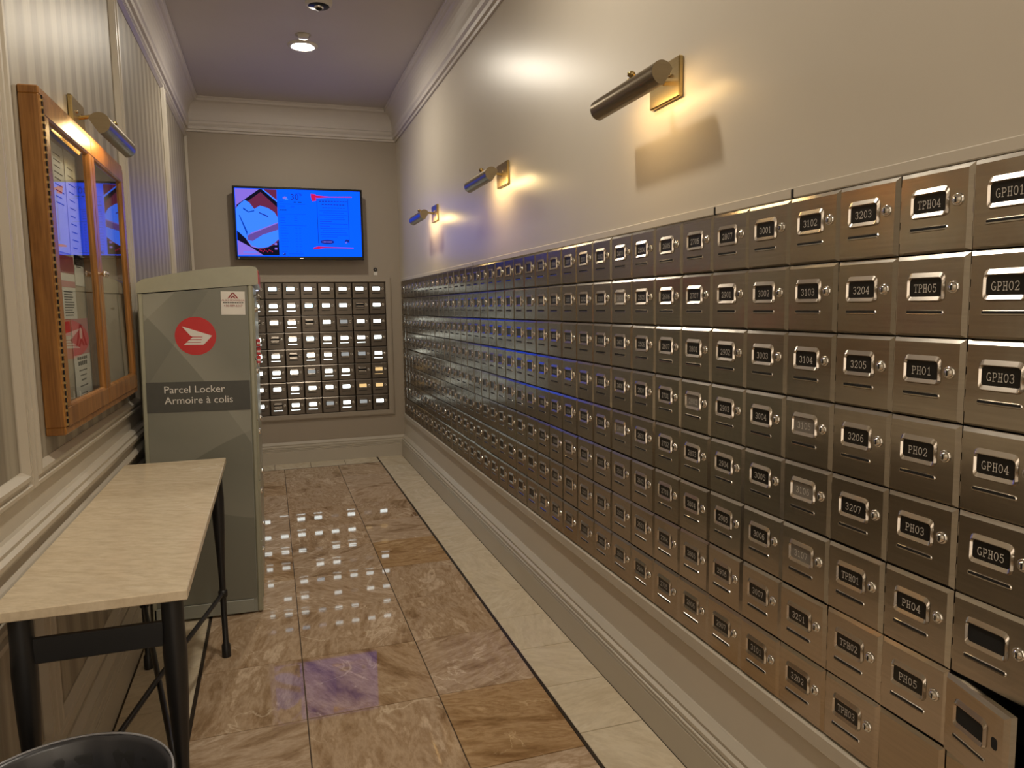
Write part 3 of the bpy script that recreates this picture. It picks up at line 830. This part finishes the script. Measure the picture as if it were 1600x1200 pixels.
# ------------------------------------------------------------------ notice cabinet
CY0, CY1, CZ0, CZ1, CD = 2.105, 3.168, .968, 1.832, .046
t = thing('notice_cabinet', 'honey oak notice cabinet with two glazed doors on wall', 'cabinet', (XL+.0035, CY0, CZ0), R(90))
W_, H_ = CY1-CY0, CZ1-CZ0
fr = .021
b = MB()     # open-fronted case, local x along the wall, y into the wall
b.cbox(0, W_, -CD, 0, 0, fr, .003); b.cbox(0, W_, -CD, 0, H_-fr, H_, .003)
b.cbox(0, fr, -CD, 0, fr-.002, H_-fr+.002, .003); b.cbox(W_-fr, W_, -CD, 0, fr-.002, H_-fr+.002, .003)
b.build('case', M['oak'], t)
MB().box(fr, W_-fr, -.008, 0, fr, H_-fr).build('backing_board', M['cork'], t)
mid = W_*.492
for (x0, x1, hinge_left) in ((.022, mid-.0015, True), (mid+.0015, W_-.022, False)):
    z0, z1 = .020, H_-.020
    st, rt, rb = .034, .046, .050
    d = MB(); y0, y1 = -CD-.004, -CD+.013
    d.cbox(x0, x1, y0, y1, z1-rt, z1, .002); d.cbox(x0, x1, y0, y1, z0, z0+rb, .002)
    d.cbox(x0, x0+st, y0, y1, z0+rb, z1-rt, .002); d.cbox(x1-st, x1, y0, y1, z0+rb, z1-rt, .002)
    # inner bead
    i0, i1, j0, j1 = x0+st, x1-st, z0+rb, z1-rt
    d.loops([[(i0+q, yy, j0+q), (i1-q, yy, j0+q), (i1-q, yy, j1-q), (i0+q, yy, j1-q)] for q, yy in ((0, y0+.0005), (.004, y0+.003), (.007, y0+.009), (.007, y1))])
    dr = d.build('door', M['oak'], t)
    MB().box(i0+.004, i1-.004, y0+.0095, y0+.0105, j0+.004, j1-.004).build('glass_pane', M['glass'], dr)
    kx = x1-.014 if hinge_left else x0+.014
    MB().lathe([(.004, 0), (.004, -.008), (.009, -.012), (.010, -.017), (.006, -.021), (.0005, -.022)], 12, (kx, y0, .432), 'y', 0, True, False).build('knob', M['chrome'], dr)
    h_ = MB(); hx = x0-.006 if hinge_left else x1+.001
    h_.box(hx, hx+.005, -CD-.003, -CD+.008, z0, z1, 1)
    n_ = 46
    for i in range(n_):
        za = z0+(z1-z0)*i/n_; h_.box(hx-.0005, hx+.0055, -CD-.0045, -CD+.005, za+.003, za+(z1-z0)/n_*.5, 0)
    h_.build('hinge', [M['brass'], M['black_gap']], dr)
MB().box(mid-.012, mid-.001, -CD+.014, -.009, fr, H_-fr).build('centre_post', M['oak'], t)

# notices pinned inside (world: y along the wall)
def notice(label, y0, y1, z0, z1, mats, draw=None, tilt=0.0, dx=.0122):
    t = thing('notice', label, 'notice', (XL+dx, (y0+y1)/2, z0), R(90), 'papers pinned in the notice cabinet')
    w_, h_ = y1-y0, z1-z0
    MB().box(-w_/2, w_/2, -.0008, 0, 0, h_).build('sheet', mats, t)
    p = MB()
    if draw: draw(p, w_, h_)
    if p.f: p.build('print', [M['ink'], M['red'], M['pink'], M['darkred'], M['paper']], t)
    t.rotation_euler = (0, R(tilt), R(90))
    return t
def lines(n0, z_hi, z_lo, mi=0, margin=.12, hh=.003):
    def dr(p, w_, h_):
        rr = random.Random(n0)
        for i in range(n0):
            z = h_*(z_hi+(z_lo-z_hi)*i/max(1, n0-1))
            p.box(-w_*(.5-margin), w_*(.5-margin)*rr.uniform(.3, 1), -.0011, -.0008, z, z+hh, mi)
    return dr
notice('white typed letter at top beside the cabinet hinge', 2.335, 2.455, 1.45, 1.748, M['paper'], lines(9, .9, .45))
notice('narrow white list pinned next to the typed letter', 2.465, 2.600, 1.42, 1.752, M['paper'], lines(11, .85, .15, 0, .22))
def redhead(p, w_, h_):
    p.box(-w_/2, w_/2, -.0012, -.0008, h_*.72, h_, 3); p.box(-w_/2, w_/2, -.0012, -.0008, h_*.50, h_*.60, 2)
    lines(10, .42, .05)(p, w_, h_)
notice('white sheet with dark red heading in middle of left pane', 2.330, 2.480, 1.262, 1.442, M['paper'], redhead)
notice('blank pale sheet beside the red headed sheet', 2.490, 2.605, 1.36, 1.452, M['paper'], lines(3, .85, .6, 0, .2))
def flyer(p, w_, h_):
    p.box(-w_/2, w_/2, -.0012, -.0008, h_*.56, h_, 2)
    # roof and head outline logo
    for (a, c) in (((-.30,.66),(0,.93)), ((0,.93),(.30,.66)), ((-.15,.66),(0,.75)), ((0,.75),(.15,.66))):
        (x0, z0), (x1, z1) = a, c; e = .06*w_
        p.poly([(x0*w_-e, -.0014, z0*h_), (x0*w_+e, -.0014, z0*h_), (x1*w_+e, -.0014, z1*h_), (x1*w_-e, -.0014, z1*h_)], 3)
    p.poly([(w_*.09*math.cos(R(30*i)), -.0015, h_*.82+w_*.09*math.sin(R(30*i))) for i in range(12)], 4)
    for i, (zz, hh, ww) in enumerate(((.50,.035,.62),(.43,.05,.56),(.36,.015,.5),(.30,.015,.4),(.24,.02,.3),(.17,.015,.5),(.08,.012,.36),(.04,.012,.5))):
        n_ = 5
        for k_ in range(n_):
            x = -ww*w_/2+ww*w_*k_/n_; p.box(x, x+ww*w_/n_*.75, -.0012, -.0008, zz*h_, (zz+hh)*h_, 0)
notice('long pink and white moving flyer low in left pane', 2.395, 2.590, 1.018, 1.262, M['paper'], flyer, dx=.0142)
notice('red strip notice behind the pink flyer', 2.310, 2.385, 1.215, 1.255, M['red'])
tag(MB().lathe([(.003, 0), (.003, -.004), (.006, -.006), (.0055, -.011), (.0005, -.012)], 10, (0,0,0), 'y', 0, True, False).build('push_pin', M['brass_dark'], None, (XL+.0117, 2.98, 1.292), R(90)), 'lone push pin in the empty right pane of cabinet', 'pin')

# ------------------------------------------------------------------ parcel locker
LX0, LX1, LY0, LY1 = -1.585, -1.161, 3.175, 4.02
t = thing('parcel_locker', 'grey green parcel locker with red round emblem on side', 'locker', (LX0, LY0, 0))
LW, LD = LX1-LX0, LY1-LY0
b = MB()
def rr_plan(x0, x1, y0, y1, rad, n=4):
    pts = []
    for cx, cy, a in ((x1-rad, y0+rad, -90), (x1-rad, y1-rad, 0), (x0+rad, y1-rad, 90), (x0+rad, y0+rad, 180)):
        for i in range(n+1): q = R(a+90*i/n); pts.append((cx+rad*math.cos(q), cy+rad*math.sin(q)))
    return pts
b.prism(rr_plan(0, LW, .004, LD, .012), .012, 1.349, lambda p, q, a: (p, q, a))
b.prism([(.02, 1.349), (LW, 1.349), (LW, 1.385), (.3, 1.372)], .006, LD-.01, lambda p, q, a: (p, a, q))
b.build('cabinet_body', M['locker_edge'], t)
# domed cap: rises to the front
prof = []
NP = 16
def capz(x): s_ = x/LW; return 1.400 + .064*math.sin(s_*math.pi/2*.96)
def capb(x): return 1.350 + .040*x/LW                    # the lower edge of the cap rises to the front
pl = [(-.004, capb(0)), (-.004, 1.374)] + [(.012*(1-math.cos(R(a))) -.004, 1.374+.022*math.sin(R(a))) for a in (30, 60, 90)]
pl += [(.02+(LW-.02)*i/NP, capz(.02+(LW-.02)*i/NP)) for i in range(NP+1)]
pl += [(LW+.016, capz(LW)-.004), (LW+.022, capz(LW)-.014), (LW+.022, capb(LW)+.002), (LW+.016, capb(LW))]
b = MB(); b.prism(pl, -.004, LD, lambda p, q, a: (p, a, q), smooth=False)
b.build('cap', M['locker'], t)
side = MB().prism([(.018, .075), (LW-.022, .075), (LW-.022, capb(LW)-.004), (.018, capb(0)-.004)], -.002, .010, lambda p, q, a: (p, a, q)).build('side_panel', M['locker_print'], t)
MB().box(.016, LW-.022, -.0030, .006, .878, 1.000).build('name_band', M['locker_band'], side)
MB().cbox(.006, LW-.032, -.003, .010, .014, .070, .002).build('plinth_rail', M['locker_edge'], t)
MB().cbox(LW-.020, LW+.002, -.004, .012, .012, capb(LW), .006).build('corner_post', M['locker'], t)
MB().cbox(0, .018, -.003, .012, .012, 1.350, .004).build('corner_post', M['locker'], t)
for i, (txt, xx, zz, sz_) in enumerate((('Parcel Locker', .078, .9555, .0408), ('Armoire à colis', .080, .9120, .0408))):
    put('lettering', text_mesh('lettering', txt, sz_, M['white_print']), side, (xx, -.0036, zz)).rotation_euler = (R(90), 0, R(0))
ex, ez, er = .204, 1.183, .0765
b = MB(); b.lathe([(er, 0), (er, -.0006), (.0001, -.0006)], 48, (ex, -.0022, ez), 'y', 0, False, False)
em = b.build('emblem', M['red'], side)
b = MB()
epn = [0]
def ep(pts): epn[0] += 1; b.poly([(ex+(x-348)/109*er, -.0034-epn[0]*6e-5, ez-(y-484)/98*er) for x, y in pts])
ep([(277,434),(435,483),(428,489),(330,487),(318,480)])
ep([(331,491),(427,492),(418,501),(318,501)]); ep([(313,505),(414,505),(405,514),(302,514)]); ep([(298,518),(401,518),(387,529),(284,529)])
ep([(385,484),(435,483),(388,528),(372,528)])
b.build('wing', M['white_print'], em)
# sticker of a removal firm (its code square is left out)
st = MB().box(.303, .394, -.0032, -.0018, 1.268, 1.3615).build('sticker', M['paper'], side)
put('sticker_lettering', text_mesh('sticker_lettering', 'ALEKS MOVING.CA', .0100, M['darkred'], 'CENTER'), side, (.3485, -.0037, 1.3225)).rotation_euler = (R(90), 0, 0)
put('sticker_lettering', text_mesh('sticker_lettering', '416-889-6167', .0125, M['darkred'], 'CENTER'), side, (.3485, -.0037, 1.3000)).rotation_euler = (R(90), 0, 0)
b = MB()
for i in range(9):
    b.box(.310+.0088*i, .317+.0088*i, -.0036, -.0030, 1.3145, 1.3180)
b.build('sticker_line', M['ink'], side)
b = MB()
for a, c in (((-.018,1.333),(0,1.357)), ((0,1.357),(.018,1.333)), ((-.008,1.333),(0,1.344)), ((0,1.344),(.008,1.333))):
    b.poly([(.3485+a[0]-.003, -.0036, a[1]), (.3485+a[0]+.003, -.0036, a[1]), (.3485+c[0]+.003, -.0036, c[1]), (.3485+c[0]-.003, -.0036, c[1])])
b.build('sticker_logo', M['darkred'], side)
# doors on the aisle side
for cidx in range(2):
    for ridx in range(5):
        ya, yb_ = .02+cidx*(LD-.04)/2, .02+(cidx+1)*(LD-.04)/2
        za, zb = .06+ridx*1.28/5, .06+(ridx+1)*1.28/5
        d = MB().cbox(LW-.002, LW+.006, ya+.003, yb_-.003, za+.003, zb-.003, .002).build('door', M['locker'], t)
        MB().lathe([(.012, 0), (.012, .006), (.007, .008), (.0005, .008)], 10, (LW+.006, ya+.03, zb-.05), 'x', 0, True, False).build('lock', M['chrome'], d)
MB().box(LW+.022, LW+.0235, -.002, LD*.9, 1.392, 1.448).build('red_stripe', M['red'], t)
b = MB().tube([(LW+.006, .03, 1.345), (LW+.022, .02, 1.350), (LW+.030, .02, 1.335), (LW+.014, .02, 1.322)], .0045, 6); b.build('hasp', M['chrome'], t)
for zz, yy in ((1.165, .06), (1.130, .07), (1.095, .05)):
    tg = MB().cbox(LW+.007, LW+.022, yy, yy+.05, zz-.03, zz, .002).build('key_tag', M['red'], t); MB().box(LW+.010, LW+.0225, yy-.001, yy+.051, zz-.020, zz-.012).build('tag_print', M['white_print'], tg)
t.rotation_euler = (0, R(1.1), 0)

# ------------------------------------------------------------------ stone-topped table
t = thing('console_table', 'narrow cream stone table with black iron legs', 'table', (-1.42, 2.18, 0))
tx0, tx1, ty0, ty1, tz = -.168, .168, -.672, .672, .738
b = MB().cbox(tx0, tx1, ty0, ty1, tz-.021, tz, .002); b.build('table_top', M['tabletop'], t)
lx0, lx1, ly0, ly1 = -.128, .134, -.630, .668-.05
def leg_pts(x, y):
    return [(x, y, tz-.022), (x, y, .655), (x, y, .60), (x, y, .50), (x, y, .36), (x, y, .25), (x, y, .055), (x, y, .045), (x, y, .0)]
rads = [.021, .021, .023, .020, .013, .011, .010, .0155, .0165]
for (x, y) in ((lx0, ly0), (lx1, ly0), (lx0, ly1), (lx1, ly1)):
    MB().tube(leg_pts(x, y), rads, 12).build('leg', M['iron'], t)
for y in (ly0, ly1):
    MB().cbox(lx0, lx1, y-.007, y+.007, .615, .665, .002).build('apron_bar', M['iron'], t)
for x in (lx0, lx1):
    MB().cbox(x-.006, x+.006, ly0, ly1, tz-.040, tz-.022, .002).build('side_rail', M['iron'], t)
for (a, c, dz) in (((lx0, ly0), (lx1, ly1), .004), ((lx1, ly0), (lx0, ly1), -.004)):
    MB().tube([(a[0], a[1], .240+dz), (0, 0, .245+dz), (c[0], c[1], .240+dz)], .0078, 8).build('cross_brace', M['iron'], t)
for (x, y) in ((lx0, ly0), (lx1, ly0), (lx0, ly1), (lx1, ly1)):
    MB().lathe([(.012, .228), (.0165, .232), (.0165, .252), (.012, .256)], 10, (x, y, 0), close=False).build('brace_collar', M['iron'], t)

# ------------------------------------------------------------------ waste bin
t = thing('waste_bin', 'round waste bin lined with a black bag beside table', 'bin', (-1.437, 1.283, 0))
HB, RB = .50, .168
MB().lathe([(.001, 0), (.128, 0), (.132, .01), (RB, HB-.02), (RB+.003, HB-.004), (RB-.004, HB-.004), (RB-.010, HB-.03), (.125, .014), (.001, .014)], 40, close=False).build('can', M['bin'], t)
b = MB(); rr = random.Random(3)
N = 64
prof = [(.02, .05), (.10, .06), (.125, .12), (.138, .25), (.148, .36), (.156, .44), (RB-.006, HB-.004), (RB-.001, HB+.003), (RB+.006, HB+.002), (RB+.008, HB-.02), (RB+.007, HB-.07)]
ph = [rr.uniform(0, 6.28) for _ in range(6)]
rings = []
for i, (ra, h) in enumerate(prof):
    pts = []
    for k_ in range(N):
        a = 2*math.pi*k_/N
        wv = sum(math.sin(a*n_+ph[j]+h*6) for j, n_ in enumerate((5, 9, 14, 23)))/4
        amp = .010 if i < 6 else (.0015 if i < 9 else .004)
        r_ = ra - amp*abs(wv) if i < 7 else ra + amp*abs(wv)*.5
        pts.append((r_*math.cos(a), r_*math.sin(a), h+(.002*wv if i > 5 else 0)))
    rings.append(pts)
b.loops(rings, 0, True)
b.face(range(N)[::-1])
lin = b.build('bag', M['liner_bag'], t)
b = MB()
for i in range(N):
    pass
ring = [((RB+.0035)*math.cos(2*math.pi*i/N), (RB+.0035)*math.sin(2*math.pi*i/N), HB+.004) for i in range(N+1)]
b.tube(ring, .0022, 6, caps=False); b.build('bag_rim', M['bag_rim'], lin)
MB().cbox(-.02, .01, .06, .075, .056, .066, .003).build('crumpled_scrap', M['paper'], lin)
